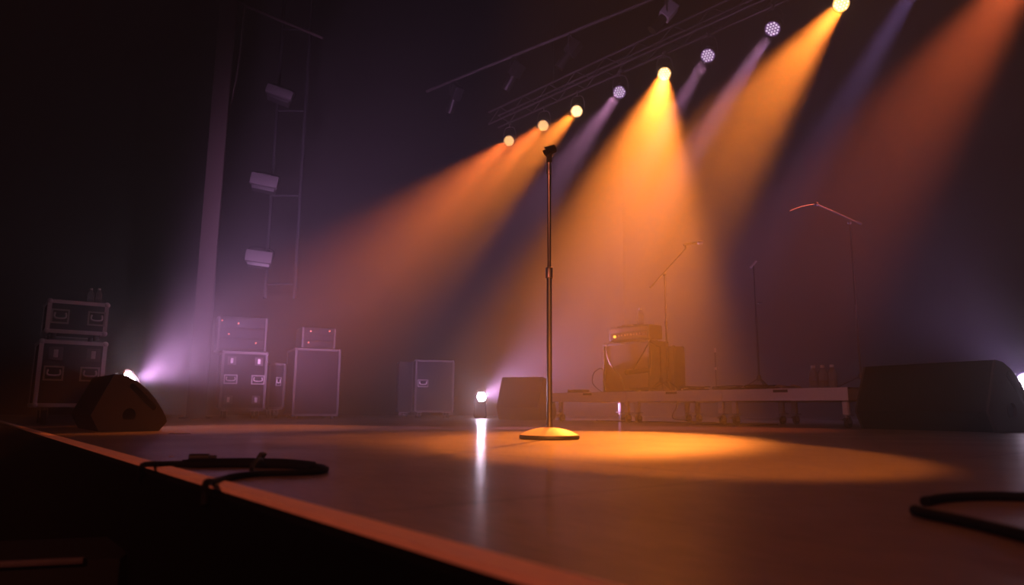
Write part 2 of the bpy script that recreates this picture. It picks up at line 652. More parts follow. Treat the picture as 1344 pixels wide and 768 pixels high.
def wedge(label, loc, rz, W, H, L, end_mat, body_mat, feet=False):
    """near end panel at local x=0, body runs to x=-L, back at y=0"""
    t = thing('floor_monitor', label, 'stage monitor', loc, rz)
    P = [(a * W, c * H) for a, c in WP]
    cx = sum(p[0] for p in P) / len(P)
    cz = sum(p[1] for p in P) / len(P)
    Pi = [(cx + (a - cx) * 0.965, cz + (c - cz) * 0.965) for a, c in P]
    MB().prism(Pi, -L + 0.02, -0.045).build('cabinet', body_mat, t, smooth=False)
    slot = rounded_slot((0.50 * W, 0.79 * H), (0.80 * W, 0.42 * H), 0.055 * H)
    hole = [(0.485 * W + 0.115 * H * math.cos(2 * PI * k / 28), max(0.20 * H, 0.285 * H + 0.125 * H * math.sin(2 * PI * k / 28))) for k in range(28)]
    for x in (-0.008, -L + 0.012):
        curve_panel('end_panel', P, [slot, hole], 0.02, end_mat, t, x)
    # plate behind the holes, the shade of the recess put into its colour
    MB().prism([(c[0], c[1]) for c in Pi], -0.06, -0.040).build('recess_back', M['void'], t, smooth=False)
    # rim filling between panel and cabinet
    MB().prism(P, -L + 0.022, -0.10, ).build('wrap', body_mat, t, smooth=False)
    for s_, nm in ((slot, 'handle_lip'), (hole, 'socket_lip')):
        pts = [(0.004, a, c) for a, c in s_] + [(0.004, *s_[0])]
        MB().tube(pts, 0.0022 * (H / 0.31), 6).build(nm, end_mat, t)
    mid = [(a, c) for a, c in P]
    # rim wall that closes the gap between end panel and wrap
    tb2 = bmesh.new()
    n = len(P)
    rings = []
    for x, k in ((-0.10, 1.0), (-0.017, 1.0), (-0.017, 0.975), (-0.10, 0.975)):
        rings.append([tb2.verts.new((x, cx + (a - cx) * k, cz + (c - cz) * k)) for a, c in P])
    for i in range(4):
        r0, r1 = rings[i], rings[(i + 1) % 4]
        for k in range(n):
            tb2.faces.new((r0[k], r1[k], r1[(k + 1) % n], r0[(k + 1) % n]))
    bmesh.ops.recalc_face_normals(tb2, faces=tb2.faces)
    q = MB()
    q._merge(tb2)
    q.build('rim', body_mat, t, smooth=False)
    # grille on the sloped front
    g0, g1 = P[3], P[8]
    gr = [(a + 0.004, c + 0.003) for a, c in P[3:9]]
    gr2 = [(a - 0.006, c - 0.004) for a, c in reversed(P[3:9])]
    MB().prism(gr + gr2, -L + 0.05, -0.05).build('speaker_grille', M['black'], t, smooth=False)
    return t


# left wedge beside the edge strip
pw = at_z(121, 566.5)
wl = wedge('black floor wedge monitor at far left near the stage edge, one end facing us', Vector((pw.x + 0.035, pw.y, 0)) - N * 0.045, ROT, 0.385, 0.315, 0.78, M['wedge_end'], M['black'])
# centre wedge behind the microphone stand
pw = at_y(716, 551.5, 9.75)
wc = wedge('dark floor wedge monitor behind the chrome microphone stand, left of the riser', Vector((pw.x - 0.10, pw.y, 0)), math.radians(-62 + 40), 0.78, 0.59, 0.62, M['cabinet_black'], M['cabinet_black'])
# big right wedge
pw = at_z(1300, 568)
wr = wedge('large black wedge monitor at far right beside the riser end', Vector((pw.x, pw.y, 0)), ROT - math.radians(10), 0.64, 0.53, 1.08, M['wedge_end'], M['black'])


# ------------------------------------------------------------------ flight cases
def flight_case(label, loc, rz, W, D, H, hw=(), castor=0.12, group=None, name='flight_case', edge=None, cat='flight case', panel=None):
    """front face is local -Y; loc is the centre of the footprint on the ground"""
    t = thing(name, label, cat, loc, rz, group)
    edge = edge or M['alu_dull']
    z0 = castor
    MB().box((0, 0, z0 + H / 2), (W - 0.012, D - 0.012, H - 0.012), bev=0.004).build('body', panel or M['case'], t)
    e = 0.026
    th = 0.006

    def angle(p, q, nrm1, nrm2):
        # an L-profile bar from p to q with flanges along nrm1 / nrm2
        b = MB()
        p, q = Vector(p), Vector(q)
        c = (p + q) / 2
        ln = (q - p)
        ax = [abs(ln[i]) for i in range(3)]
        for fl, nn in ((nrm1, nrm2), (nrm2, nrm1)):
            fl, nn = Vector(fl), Vector(nn)
            size = [ax[i] if ax[i] > 0 else (e if abs(fl[i]) > 0 else th) for i in range(3)]
            b.box(c + fl * e / 2 - nn * 0 , size)
        return b
    x, y, za_, zb_ = W / 2, D / 2, z0, z0 + H
    ed = []
    for sy in (-1, 1):
        for zz_, sz in ((za_, 1), (zb_, -1)):
            ed.append(((-x, sy * y, zz_), (x, sy * y, zz_), (0, -sy, 0), (0, 0, sz)))
    for sx in (-1, 1):
        for zz_, sz in ((za_, 1), (zb_, -1)):
            ed.append(((sx * x, -y, zz_), (sx * x, y, zz_), (-sx, 0, 0), (0, 0, sz)))
        for sy in (-1, 1):
            ed.append(((sx * x, sy * y, za_), (sx * x, sy * y, zb_), (-sx, 0, 0), (0, -sy, 0)))
    for q in ed:
        angle(*q).build('edge_rail', edge, t, smooth=False)
    for sx in (-1, 1):
        for sy in (-1, 1):
            for zc in (za_, zb_):
                MB().ball((sx * (x - 0.012), sy * (y - 0.012), zc + (0.012 if zc == za_ else -0.012)), 0.023, 14).build('ball_corner', edge, t)
    for kind, fx, fz in hw:
        cx_, cz_ = fx * W / 2, z0 + fz * H
        yf = -D / 2
        if kind == 'handle':
            hd = MB()
            w_, h_ = min(0.15, W * 0.27), 0.10
            for a, bb, c_, d_ in ((0, h_ / 2, w_, 0.012), (0, -h_ / 2, w_, 0.012), (-w_ / 2, 0, 0.012, h_ + 0.012), (w_ / 2, 0, 0.012, h_ + 0.012)):
                hd.box((cx_ + a, yf - 0.001, cz_ + bb), (c_, 0.010, d_))
            hd = hd.build('handle_dish', M['steel'], t, smooth=False)
            MB().box((cx_, yf + 0.002, cz_), (w_ - 0.01, 0.004, h_ - 0.01)).build('dish_back', M['case'], hd, smooth=False)
            MB().tube([(cx_ - w_ * 0.32, yf - 0.004, cz_ + 0.028), (cx_ - w_ * 0.30, yf - 0.012, cz_ - 0.012), (cx_ + w_ * 0.30, yf - 0.012, cz_ - 0.012), (cx_ + w_ * 0.32, yf - 0.004, cz_ + 0.028)], 0.007, 8).build('handle_grip', M['alu_dull'], hd)
        elif kind == 'latch':
            la = MB()
            la.box((cx_, yf - 0.002, cz_), (0.095, 0.006, 0.10), bev=0.002)
            la = la.build('latch', M['sticker'], t)
            MB().box((cx_, yf - 0.008, cz_), (0.030, 0.008, 0.060), bev=0.002).cyl((cx_, yf - 0.008, cz_), (cx_, yf - 0.018, cz_), 0.014, seg=12).build('latch_key', M['alu_dull'], la)
    if castor > 0.05:
        for sx in (-1, 1):
            for sy in (-1, 1):
                px_, py_ = sx * (x - 0.08), sy * (y - 0.08)
                r = castor * 0.40
                c_ = MB()
                c_.box((px_, py_, castor - 0.006), (0.09, 0.09, 0.008))
                c_.box((px_ - 0.024, py_, castor - r * 0.8), (0.004, 0.045, r * 1.6)).box((px_ + 0.024, py_, castor - r * 0.8), (0.004, 0.045, r * 1.6))
                c_ = c_.build('castor', M['steel'], t, smooth=False)
                MB().cyl((px_ - 0.018, py_ + 0.015, r), (px_ + 0.018, py_ + 0.015, r), r, seg=20).build('wheel', M['rubber'], c_)
    elif castor > 0.001:
        for sx in (-1, 1):
            for sy in (-1, 1):
                MB().cyl((sx * (x - 0.06), sy * (y - 0.06), 0), (sx * (x - 0.06), sy * (y - 0.06), castor + 0.002), 0.02, seg=12).build('foot', M['rubber'], t)
    return t


def face_px(x0, x1, yb, Y, D):
    """footprint centre for a case whose front spans these columns at depth Y and faces the lens"""
    a, c = at_y(x0, yb, Y), at_y(x1, yb, Y)
    m_ = (a + c) / 2
    d = Vector((m_.x, m_.y, 0)).normalized()
    return m_, (c - a).length, d


# the stack at far left
Y0 = 5.5
RZL = math.radians(30)


def case_at(x0, x1, ytop, ybot, Y, D, yaw, label, castor=None, **kw):
    m_, W, d = face_px(x0, x1, (ytop + ybot) / 2, Y, D)
    dirv = Vector((math.sin(-yaw), math.cos(yaw), 0))      # local +Y after yaw
    ztop, zbot = zz((x0 + x1) / 2, ytop, Y), zz((x0 + x1) / 2, ybot, Y)
    # seen at an angle, the true width is larger
    vdir = Vector((m_.x, m_.y)).normalized()
    c_ = abs(Vector((math.cos(yaw), math.sin(yaw))).dot(Vector((vdir.y, -vdir.x))))
    Wt = W * (Vector((1, 0)).dot(Vector((vdir.y, -vdir.x)))) / max(c_, 0.3)
    cst = zbot if castor is None else castor
    loc = Vector((m_.x, m_.y, 0)) + dirv * D / 2
    if castor is not None:
        loc.z = zbot - castor
    else:
        loc.z = 0
    return flight_case(label, loc, yaw, Wt, D, ztop - zbot, castor=cst, **kw), loc, ztop, Wt


YAWL = math.radians(37)
c1, l1, z1, W1 = case_at(49, 138, 448, 534, Y0, 0.5, YAWL, 'tall black flight case on castors behind the far left wedge, carrying a smaller case',
                         hw=(('latch', -0.52, 0.80), ('latch', 0.60, 0.80), ('handle', -0.52, 0.50), ('handle', 0.55, 0.50)))
c2, l2, z2, W2 = case_at(63, 143, 389, 431, Y0 - 0.02, 0.44, YAWL, 'low black flight case lying on top of the far left stack', castor=z1 * 0 + 0.045,
                         hw=(('handle', -0.58, 0.5), ('handle', 0.62, 0.5)))
# rest the upper case on the lower one
c2.location.z = z1 + 0.013
for ch in c2.children:
    pass
UP_TOP = z1 + 0.012 + 0.045 + (z2 - zz(103, 431, Y0 - 0.02))


def bottle_proto(label, loc, h, group):
    t = thing('water_bottle', label, 'bottle', loc, 0, group)
    r = h * 0.19
    MB().lathe([(0, 0), (r * 0.9, 0), (r, 0.02 * h), (r, 0.30 * h), (r * 0.93, 0.33 * h), (r, 0.36 * h), (r, 0.62 * h), (r * 0.93, 0.68 * h), (r * 0.55, 0.82 * h), (r * 0.42, 0.86 * h), (r * 0.42, 0.90 * h),
                (r * 0.36, 0.90 * h), (r * 0.36, 0.86 * h), (r * 0.50, 0.82 * h), (r * 0.87, 0.67 * h), (r * 0.93, 0.61 * h), (r * 0.93, 0.03 * h), (0, 0.03 * h)], 24).build('bottle_body', M['clear'], t)
    MB().cyl((0, 0, 0.885 * h), (0, 0, h), r * 0.47, seg=18).build('bottle_cap', M['cap'], t)
    return t


pb = at_y(119, 388, Y0 + 0.1)
bl = bottle_proto('left one of two small bottles on the far left case stack', (pb.x, pb.y, UP_TOP + 0.001), 0.125, 'bottles on the far left case stack')
pb2 = at_y(129.5, 388, Y0 + 0.1)
dup(bl, (pb2.x, pb2.y, UP_TOP + 0.001), 0.4, 'right one of two small bottles on the far left case stack')

# cases along the side wall
YA = math.radians(27)
MIDRAIL = mat('half_dimmed_aluminium', (0.10, 0.085, 0.095), 0.6, 0.1, noise=0.2, nscale=40)  # rail aluminium with dimness put into the colour, against the strong floor lamp
six = (('latch', -0.58, 0.84), ('latch', 0.62, 0.84), ('handle', -0.58, 0.52), ('handle', 0.62, 0.52), ('latch', -0.62, 0.17), ('latch', 0.58, 0.17))
case_at(290, 350, 462, 538, 8.7, 0.5, YA, 'flight case with six metal fittings, brightest rimmed, right of the steel column', hw=six, edge=MIDRAIL)
case_at(352, 374, 477, 537, 9.3, 0.45, YA, 'narrow flight case half hidden behind the six-fitting case', hw=(('handle', 0.2, 0.6),), edge=M['alu_dark'])
_, _, zC, _ = case_at(386, 446, 458, 546, 9.3, 0.6, YA, 'tall plain-fronted flight case carrying an equipment rack', castor=0.04, edge=M['alu_dark'])
case_at(545, 596, 473, 541, 11.0, 0.5, math.radians(13), 'faint flight case standing alone left of the small white floor lamp', hw=(('handle', -0.6, 0.55),), edge=M['alu_dark'])
case_at(523, 541, 475, 541, 11.9, 0.5, math.radians(13), 'very dim narrow case just left of the faint lone flight case', edge=M['case'])


def rack(label, x0, x1, y0, y1, Y, yaw, base_z, lights):
    a, c = at_y(x0, y1, Y), at_y(x1, y1, Y)
    W = (c - a).length
    H = zz((x0 + x1) / 2, y0, Y) - base_z
    m_ = (a + c) / 2
    t = thing('equipment_rack', label, 'equipment rack', (m_.x, m_.y, base_z), yaw)
    MB().box((0, 0.22, H / 2), (W, 0.40, H - 0.004), bev=0.006).build('rack_case', M['black'], t)
    for k in range(3):
        MB().box((0, 0.012, H * (0.2 + 0.3 * k)), (W * 0.88, 0.02, H * 0.24), bev=0.003).build('rack_panel', M['case'], t)
    for sx in (-1, 1):
        MB().box((sx * W * 0.47, 0.01, H / 2), (0.02, 0.02, H * 0.96)).build('rack_rail', M['alu_dark'], t, smooth=False)
    for fx, fz in lights:
        MB().cyl((fx * W / 2, 0.003, fz * H), (fx * W / 2, -0.010, fz * H), 0.011, seg=12).build('indicator_light', M['led'], t)
    return t


zA = zz(320, 462, 8.7)
rack('dark equipment rack with small red lights on top of the six-fitting case', 286, 348, 416, 461, 8.75, YA, zA + 0.013, ((-0.85, 0.86), (-0.2, 0.80), (-0.55, 0.48), (0.55, 0.25)))
rack('dark equipment rack standing on the tall plain-fronted case', 396, 440, 430, 457, 9.35, YA, zC + 0.013, ((-0.5, 0.8), (0.6, 0.85), (-0.6, 0.25)))

# lighting boom with three pale boxes, hanging at the side of the stage
bt = at_y(372, 60, 9.3)
bb = at_y(345, 400, 9.3)
boom = thing('lighting_boom', 'thin dark hanging pipe ladder at the left carrying three pale boxes', 'lighting boom', (bb.x, bb.y, 0))
MB().cyl((-0.05, 0.2, 1.6), (-0.05, 0.2, 7.2), 0.024, seg=14).build('pipe', M['black'], boom)
MB().cyl((0.35, 0.2, 1.6), (0.35, 0.2, 7.2), 0.024, seg=14).build('pipe', M['black'], boom)
for k in range(5):
    MB().cyl((-0.07, 0.2, 1.8 + k * 1.25), (0.37, 0.2, 1.8 + k * 1.25), 0.017, seg=10).build('rung', M['black'], boom)
SB = []
for i, (px, py, w_, h_, ang, lab) in enumerate(((340, 337, 31, 14, -5, 'lowest and brightest of the three pale boxes hanging at the left'),
                                                (347, 237, 32, 14, -8, 'middle one of the three pale boxes hanging at the left'),
                                                (367, 121, 31, 10, -16, 'highest and dimmest of the three pale boxes hanging at the left'))):
    p = at_y(px, py, 9.3 - 0.12)
    s = (p - Vector((0, 0, CAM_H))).length / FPX
    t = thing('boom_lamp', lab, 'stage lamp', p, 0.25, 'pale boxes on the hanging boom')
    t.rotation_euler = (0, math.radians(-ang), 0.25)
    MB().box((0, 0, 0), (w_ * s * 1.0, 0.07, h_ * s), bev=0.006).build('front_panel', M['grey_box'], t)
    MB().box((0, 0.12, -0.02), (w_ * s * 0.85, 0.18, h_ * s * 1.3), bev=0.01).build('housing', M['housing'], t)
    MB().tube([(-w_ * s * 0.45, 0.12, -0.02), (-w_ * s * 0.45, 0.16, 0.14), (w_ * s * 0.45, 0.16, 0.14), (w_ * s * 0.45, 0.12, -0.02)], 0.008, 6).build('yoke', M['black'], t)
# loose cable and cross pipe high at the left
c0, c1_ = at_y(321, 8, 9.0), at_y(302, 140, 9.0)
tag(MB().tube([c0, c0.lerp(c1_, 0.35) + Vector((0.02, 0, 0)), c0.lerp(c1_, 0.7) + Vector((0.03, 0, 0)), c1_], 0.012, 8).build('hanging_cable', M['column']), 'thin reddish cable hanging beside the steel column, high up', 'cable')
c0, c1_ = at_y(300, -2, 9.3), at_y(424, 50, 9.3)
tag(MB().cyl(c0, c1_, 0.022, seg=12).build('cross_pipe', M['column']), 'dim pipe sloping from the column top at upper left', 'pipe')


# ------------------------------------------------------------------ the riser: three rolling decks
RN = 6.2
DECK_H, FR = 0.355, 0.115


def u_at(px, n=RN, z=DECK_H):
    """u where the vertical plane n=const crosses the picture column px near deck height"""
    lo, hi = -2.0, 14.0
    f = lambda u: (lambda p: (CAM_ROT.transposed() @ (p - Vector((0, 0, CAM_H)))))(S(u, n, z))
    for _ in range(60):
        mid = (lo + hi) / 2
        q = f(mid)
        x = 672 + FPX * q.x / -q.z
        if x > px:
            lo = mid
        else:
            hi = mid
    return (lo + hi) / 2


us = [u_at(px) for px in (725, 823, 948, 1113)]
DD = 1.25
deck_proto = None
deck_len = (us[0] - us[3]) / 3.0


def deck(label, loc, ln):
    """front left corner... local x from 0 (left, far) to ln (right, near), y upstage"""
    t = thing('stage_riser', label, 'stage riser', loc, ROT, 'rolling riser decks')
    g = 0.003
    MB().box((ln / 2, DD / 2, DECK_H - 0.009), (ln - 2 * g, DD, 0.018), bev=0.002).build('deck_board', M['plywood_black'], t, smooth=False)
    top = DECK_H - 0.002
    z0 = DECK_H - FR

    def rail(x0, x1, y0, y1):
        # extruded profile with a groove in the middle
        b = MB()
        cx_, cy_ = (x0 + x1) / 2, (y0 + y1) / 2
        sx, sy = abs(x1 - x0), abs(y1 - y0)
        zm = z0 + FR * 0.46
        b.box((cx_, cy_, (zm + 0.008 + top) / 2), (sx, sy, top - zm - 0.008))
        b.box((cx_, cy_, (z0 + zm - 0.002) / 2), (sx, sy, zm - 0.002 - z0))
        b.box((cx_, cy_, zm), (sx - (0.012 if sx < 0.1 else 0), sy - (0.012 if sy < 0.1 else 0), 0.03))
        return b
    f = rail(g, ln - g, -0.004, 0.036).build('front_rail', M['alu'], t, smooth=False)
    MB().box((ln / 2, -0.0045, top - 0.022), (0.15, 0.004, 0.026), bev=0.0015).build('hand_slot', M['void'], f)  # dark plate paints the shade of a slot; the rail is uncut
    rail(g, ln - g, DD - 0.036, DD).build('back_rail', M['alu'], t, smooth=False)
    rail(g, g + 0.04, 0.037, DD - 0.037).build('side_rail', M['alu'], t, smooth=False)
    rail(ln - g - 0.04, ln - g, 0.037, DD - 0.037).build('side_rail', M['alu'], t, smooth=False)
    for ix, x in ((0, 0.10), (1, ln - 0.06)):
        for y in (0.06, DD - 0.07):
            lg = MB()
            lg.box((x, y, (0.115 + z0) / 2), (0.05, 0.045, z0 - 0.115), bev=0.006)
            lg.box((x + 0.028, y, (0.115 + z0) / 2), (0.006, 0.03, z0 - 0.115))
            lg = lg.build('leg', M['alu'], t)
            cs = MB()
            cs.box((x, y, 0.112), (0.10, 0.09, 0.008), bev=0.002).cyl((x, y, 0.108), (x, y, 0.088), 0.022)
            cs.box((x - 0.022, y + 0.012, 0.066), (0.005, 0.05, 0.055), bev=0.002).box((x + 0.022, y + 0.012, 0.066), (0.005, 0.05, 0.055), bev=0.002)
            cs.box((x, y - 0.045, 0.075), (0.03, 0.03, 0.008), Matrix.Rotation(0.5, 4, 'X'))
            cs.build('castor_fork', M['steel'], lg)
            MB().cyl((x - 0.017, y + 0.02, 0.045), (x + 0.017, y + 0.02, 0.045), 0.044, seg=24).build('castor_wheel', M['rubber'], lg)
    return t


p0 = S(us[0], RN)
d0 = deck('left third of the low rolling riser, nearest the chrome microphone stand', p0, deck_len)
dup(d0, S(us[0] - deck_len, RN), ROT, 'middle third of the low rolling riser, in front of the boom microphone stand')
dup(d0, S(us[0] - 2 * deck_len, RN), ROT, 'right third of the low rolling riser, under the three water bottles')


def on_deck(px, n):
    """a point on the deck top in picture column px, n metres behind the riser front"""
    u = u_at(px, RN + n)
    return S(u, RN + n, DECK_H)


# three clear water bottles
pb = on_deck(1068.5, 0.20)
hb_ = 0.215
q = bottle_proto('leftmost of the three clear water bottles on the riser', pb, hb_, 'water bottles on the riser')
q.rotation_euler.z = 0
dup(q, on_deck(1081, 0.20), 1.0, 'middle one of the three clear water bottles on the riser')
dup(q, on_deck(1093.5, 0.20), 2.0, 'rightmost of the three clear water bottles on the riser')


def rumple(name, loc, rz, sx, sy, h, m, label, cat, seed=1):
    rnd = random.Random(seed)
    bm = bmesh.new()
    nx, ny = 16, 10
    vs = []
    hs = [[rnd.random() for _ in range(ny + 1)] for _ in range(nx + 1)]
    for i in range(nx + 1):
        row = []
        for j in range(ny + 1):
            fx, fy = i / nx - 0.5, j / ny - 0.5
            e = 1 - min(1, (abs(fx) * 1.9) ** 4)
            z = h * (0.25 + 0.75 * abs(math.sin(fx * 7 + seed) * math.cos(fy * 4 + seed))) * e * (0.6 + 0.4 * hs[i][j])
            row.append(bm.verts.new((fx * sx + 0.04 * sx * (hs[i][j] - 0.5), fy * sy * (0.8 + 0.3 * hs[i][0]), max(0.004, z))))
        vs.append(row)
    for i in range(nx):
        for j in range(ny):
            bm.faces.new((vs[i][j], vs[i + 1][j], vs[i + 1][j + 1], vs[i][j + 1]))
    bmesh.ops.solidify(bm, geom=list(bm.faces), thickness=0.004)
    bz = min(v.co.z for v in bm.verts)
    bmesh.ops.translate(bm, vec=(0, 0, -bz + 0.001), verts=bm.verts)
    b = MB()
    b.bm.free()
    b.bm = bm
    o = b.build(name, m)
    o.location = loc
    o.rotation_euler = (0, 0, rz)
    return tag(o, label, cat)


rumple('towel', on_deck(1031, 0.09), ROT, 0.36, 0.13, 0.05, M['paper'], 'crumpled pale towel on the riser left of the three water bottles', 'towel', 3)

# ------------------------------------------------------------------ guitar cabinet, amplifier head
cn = 0.62
CW, CD, CH = 0.80, 0.38, 0.655
cor = S(u_at(853.5, RN + cn), RN + cn, DECK_H)        # near front corner


def cab(label, corner, W, D, H, rz, grille=True):
    """near front corner is local origin; runs to -X, back to +Y"""
    t = thing('guitar_cabinet', label, 'speaker cabinet', corner, rz)
    MB().box((-W / 2, D / 2 + 0.015, H / 2 + 0.012), (W, D - 0.03, H - 0.024), bev=0.012).build('cabinet_shell', M['tolex'], t)
    for z in (0.027, H - 0.015):
        MB().box((-W / 2, 0.012, z), (W - 0.004, 0.026, 0.03), bev=0.004).build('front_frame', M['tolex'], t)
    for x in (-0.015, -W + 0.015):
        MB().box((x, 0.012, H / 2), (0.03, 0.026, H - 0.03), bev=0.004).build('front_frame', M['tolex'], t)
    if grille:
        MB().box((-W / 2, 0.016, H / 2 + 0.006), (W - 0.05, 0.012, H - 0.06)).build('grille_cloth', M['grille'], t, smooth=False)
        MB().tube([(-W + 0.028, 0.006, 0.045), (-W + 0.028, 0.006, H - 0.03), (-0.028, 0.006, H - 0.03), (-0.028, 0.006, 0.045)], 0.004, 6).build('piping', M['faceplate'], t)
    for x in (-0.02, -W + 0.02):
        for y in (0.02, D - 0.02):
            for z in (0.026, H - 0.014):
                MB().ball((x, y, z), 0.026, 12).build('corner_protector', M['rubber'], t)
    for x in (-0.08, -W + 0.08):
        for y in (0.07, D - 0.07):
            MB().cyl((x, y, 0), (x, y, 0.014), 0.018, seg=12).build('foot', M['rubber'], t)
    hd = MB().box((0.001, D / 2, H * 0.6), (0.004, 0.18, 0.09), bev=0.0015).build('side_handle', M['rubber'], t)
    return t


cabt = cab('large guitar speaker cabinet with pale cloth grille on the riser', cor, CW, CD, CH, ROT)
# the darker cabinet behind to the right
c2p = S(u_at(886, RN + 1.01), RN + 1.01, DECK_H)
cab2 = cab('dark speaker cabinet standing right of and behind the pale-grille cabinet', c2p, 0.22, 0.22, 0.60, ROT, grille=False)

HZ = DECK_H + CH + 0.001
hc = cor + Vector((0, 0, CH + 0.001)) + U * 0.02 + N * 0.03
t = thing('amplifier_head', 'amplifier head with lit amber lamp and knobs on top of the guitar cabinet', 'guitar amplifier', hc, ROT)
HW, HH, HD = 0.70, 0.205, 0.26
MB().box((-HW / 2, HD / 2, HH / 2 + 0.012), (HW, HD, HH - 0.02), bev=0.022).build('head_shell', M['tolex'], t)
MB().box((-HW / 2, -0.002, HH * 0.40), (HW - 0.07, 0.012, 0.075), bev=0.003).build('faceplate', M['faceplate'], t)
MB().box((-HW / 2, -0.001, HH * 0.76), (HW - 0.07, 0.010, 0.055), bev=0.003).build('upper_grille', M['grille'], t)
for k in range(8):
    x = -HW + 0.20 + k * 0.052
    MB().cyl((x, -0.008, HH * 0.44), (x, -0.024, HH * 0.44), 0.0115, seg=14).build('knob', M['knob'], t)
MB().cyl((-HW + 0.125, -0.008, HH * 0.40), (-HW + 0.125, -0.026, HH * 0.40), 0.016, seg=16).build('pilot_lamp', M['pilot'], t)
MB().cyl((-0.07, -0.008, HH * 0.40), (-0.07, -0.018, HH * 0.40), 0.009, seg=10).build('input_jack', M['steel'], t)
MB().tube([(-HW * 0.70, HD / 2, HH), (-HW * 0.66, HD / 2, HH + 0.022), (-HW * 0.34, HD / 2, HH + 0.022), (-HW * 0.30, HD / 2, HH)], 0.009, 8).build('carry_handle', M['rubber'], t)
for x in (-0.06, -HW + 0.06):
    for y in (0.05, HD - 0.05):
        MB().cyl((x, y, 0), (x, y, 0.014), 0.015, seg=12).build('foot', M['rubber'], t)
top = hc + Vector((0, 0, HH + 0.003))
bx = bottle_proto('single clear bottle standing on top of the amplifier head', top + U * 0.20 + N * 0.07, 0.225, 'bottle on the amplifier')
del bx['group']
rumple('setlist_paper', top + U * 0.44 + N * 0.045, ROT, 0.26, 0.08, 0.035, M['cloth'], 'crumpled white cloth on the left half of the amplifier head', 'cloth', 5)


# ------------------------------------------------------------------ microphones and stands on the riser
def mic_part(t, p, d, name='microphone', m='rubber'):
    """handheld microphone body from p along d"""
    p, d = Vector(p), Vector(d).normalized()
    o = MB().cyl(p, p + d * 0.13, 0.010, 0.015, seg=16).build(name, M[m], t)
    MB().ball(p + d * 0.15, 0.025, 14).build('microphone_grille', M['chrome_worn'], o)
    MB().cyl(p + d * 0.128, p + d * 0.134, 0.021, seg=16).build('microphone_ring', M['steel'], o)
    return o


def tripod(t, h, leg=0.28, m='black'):
    MB().lathe([(0, 0.10), (0.022, 0.10), (0.024, 0.13), (0.018, 0.16), (0, 0.16)], 16).build('tripod_hub', M[m], t)
    for k in range(3):
        a = 2 * PI * k / 3 + 0.5
        lg = MB().cyl((0.015 * math.cos(a), 0.015 * math.sin(a), 0.125), (leg * math.cos(a), leg * math.sin(a), 0.012), 0.007, seg=10).build('leg', M[m], t)
        MB().ball((leg * math.cos(a), leg * math.sin(a), 0.012), 0.012, 10).build('rubber_foot', M['rubber'], lg)


# boom stand right of the cabinet
sp = on_deck(876.5, 0.42)
Ys = sp.y
t = thing('boom_microphone_stand', 'tall boom microphone stand with microphone, in front of the orange beam beside the guitar cabinet', 'microphone stand', sp)
jz = zz(870, 361, Ys) - DECK_H
tripod(t, 0, 0.22)
MB().cyl((0, 0, 0.10), (0, 0, jz * 0.55), 0.0105, seg=14).build('lower_tube', M['black'], t)
MB().cyl((0, 0, jz * 0.55), (0, 0, jz * 0.60), 0.016, seg=14).build('height_clutch', M['rubber'], t)
MB().cyl((0, 0, jz * 0.60), (0, 0, jz), 0.008, seg=14).build('upper_tube', M['black'], t)
e0 = at_y(853, 378, Ys) - sp
e1 = at_y(900, 326, Ys - 0.1) - sp
MB().cyl(e0, e1, 0.008, seg=12).build('boom_arm', M['black'], t)
MB().cyl(e0, e0.lerp(e1, 0.10), 0.012, seg=12).build('boom_weight', M['rubber'], t)
MB().ball((0, 0, jz + 0.006), 0.022, 14).build('boom_joint', M['rubber'], t)
m0 = at_y(897, 321.5, Ys - 0.1) - sp
m1 = at_y(925, 317.5, Ys - 0.05) - sp
clip = MB().cyl(e1, e1 + Vector((0.0, 0, 0.03)), 0.012, seg=12).build('microphone_clip', M['rubber'], t)
mm = tag(MB().cyl(m0, m0.lerp(m1, 0.6), 0.012, 0.018, seg=16).build('stand_microphone', M['rubber']), 'dark microphone held by the tall boom stand beside the guitar cabinet', 'microphone')
mm.location = sp
MB().ball(m0.lerp(m1, 0.8), 0.031, 16, (1.3, 1, 0.9)).build('microphone_grille', M['chrome_worn'], mm)

# short boom stand that holds a microphone at the cabinet grille
sp = on_deck(868, 0.30)
t = thing('short_boom_stand', 'short dark boom stand angled across the guitar cabinet grille', 'microphone stand', sp)
tripod(t, 0, 0.15)
a0, a1 = at_y(855, 444, sp.y) - sp, at_y(831, 486, sp.y - 0.05) - sp
MB().cyl((0, 0, 0.1), (0, 0, a0.z * 0.86), 0.009, seg=12).build('upright', M['black'], t)
MB().cyl(a0, a1, 0.0075, seg=12).build('boom_arm', M['black'], t)
MB().cyl((0, 0, a0.z * 0.84), a0.lerp(a1, 0.12), 0.012, seg=12).build('boom_joint', M['rubber'], t)
g0, g1 = at_y(851, 486, sp.y - 0.03), at_y(823, 489, sp.y - 0.06)
mm = MB().cyl(g0, g1, 0.026, 0.034, seg=18).build('amp_microphone', M['rubber'])
tag(mm, 'stubby dark microphone hanging in front of the guitar cabinet grille', 'microphone')
MB().ball(g1, 0.034, 16).build('microphone_grille', M['black'], mm)

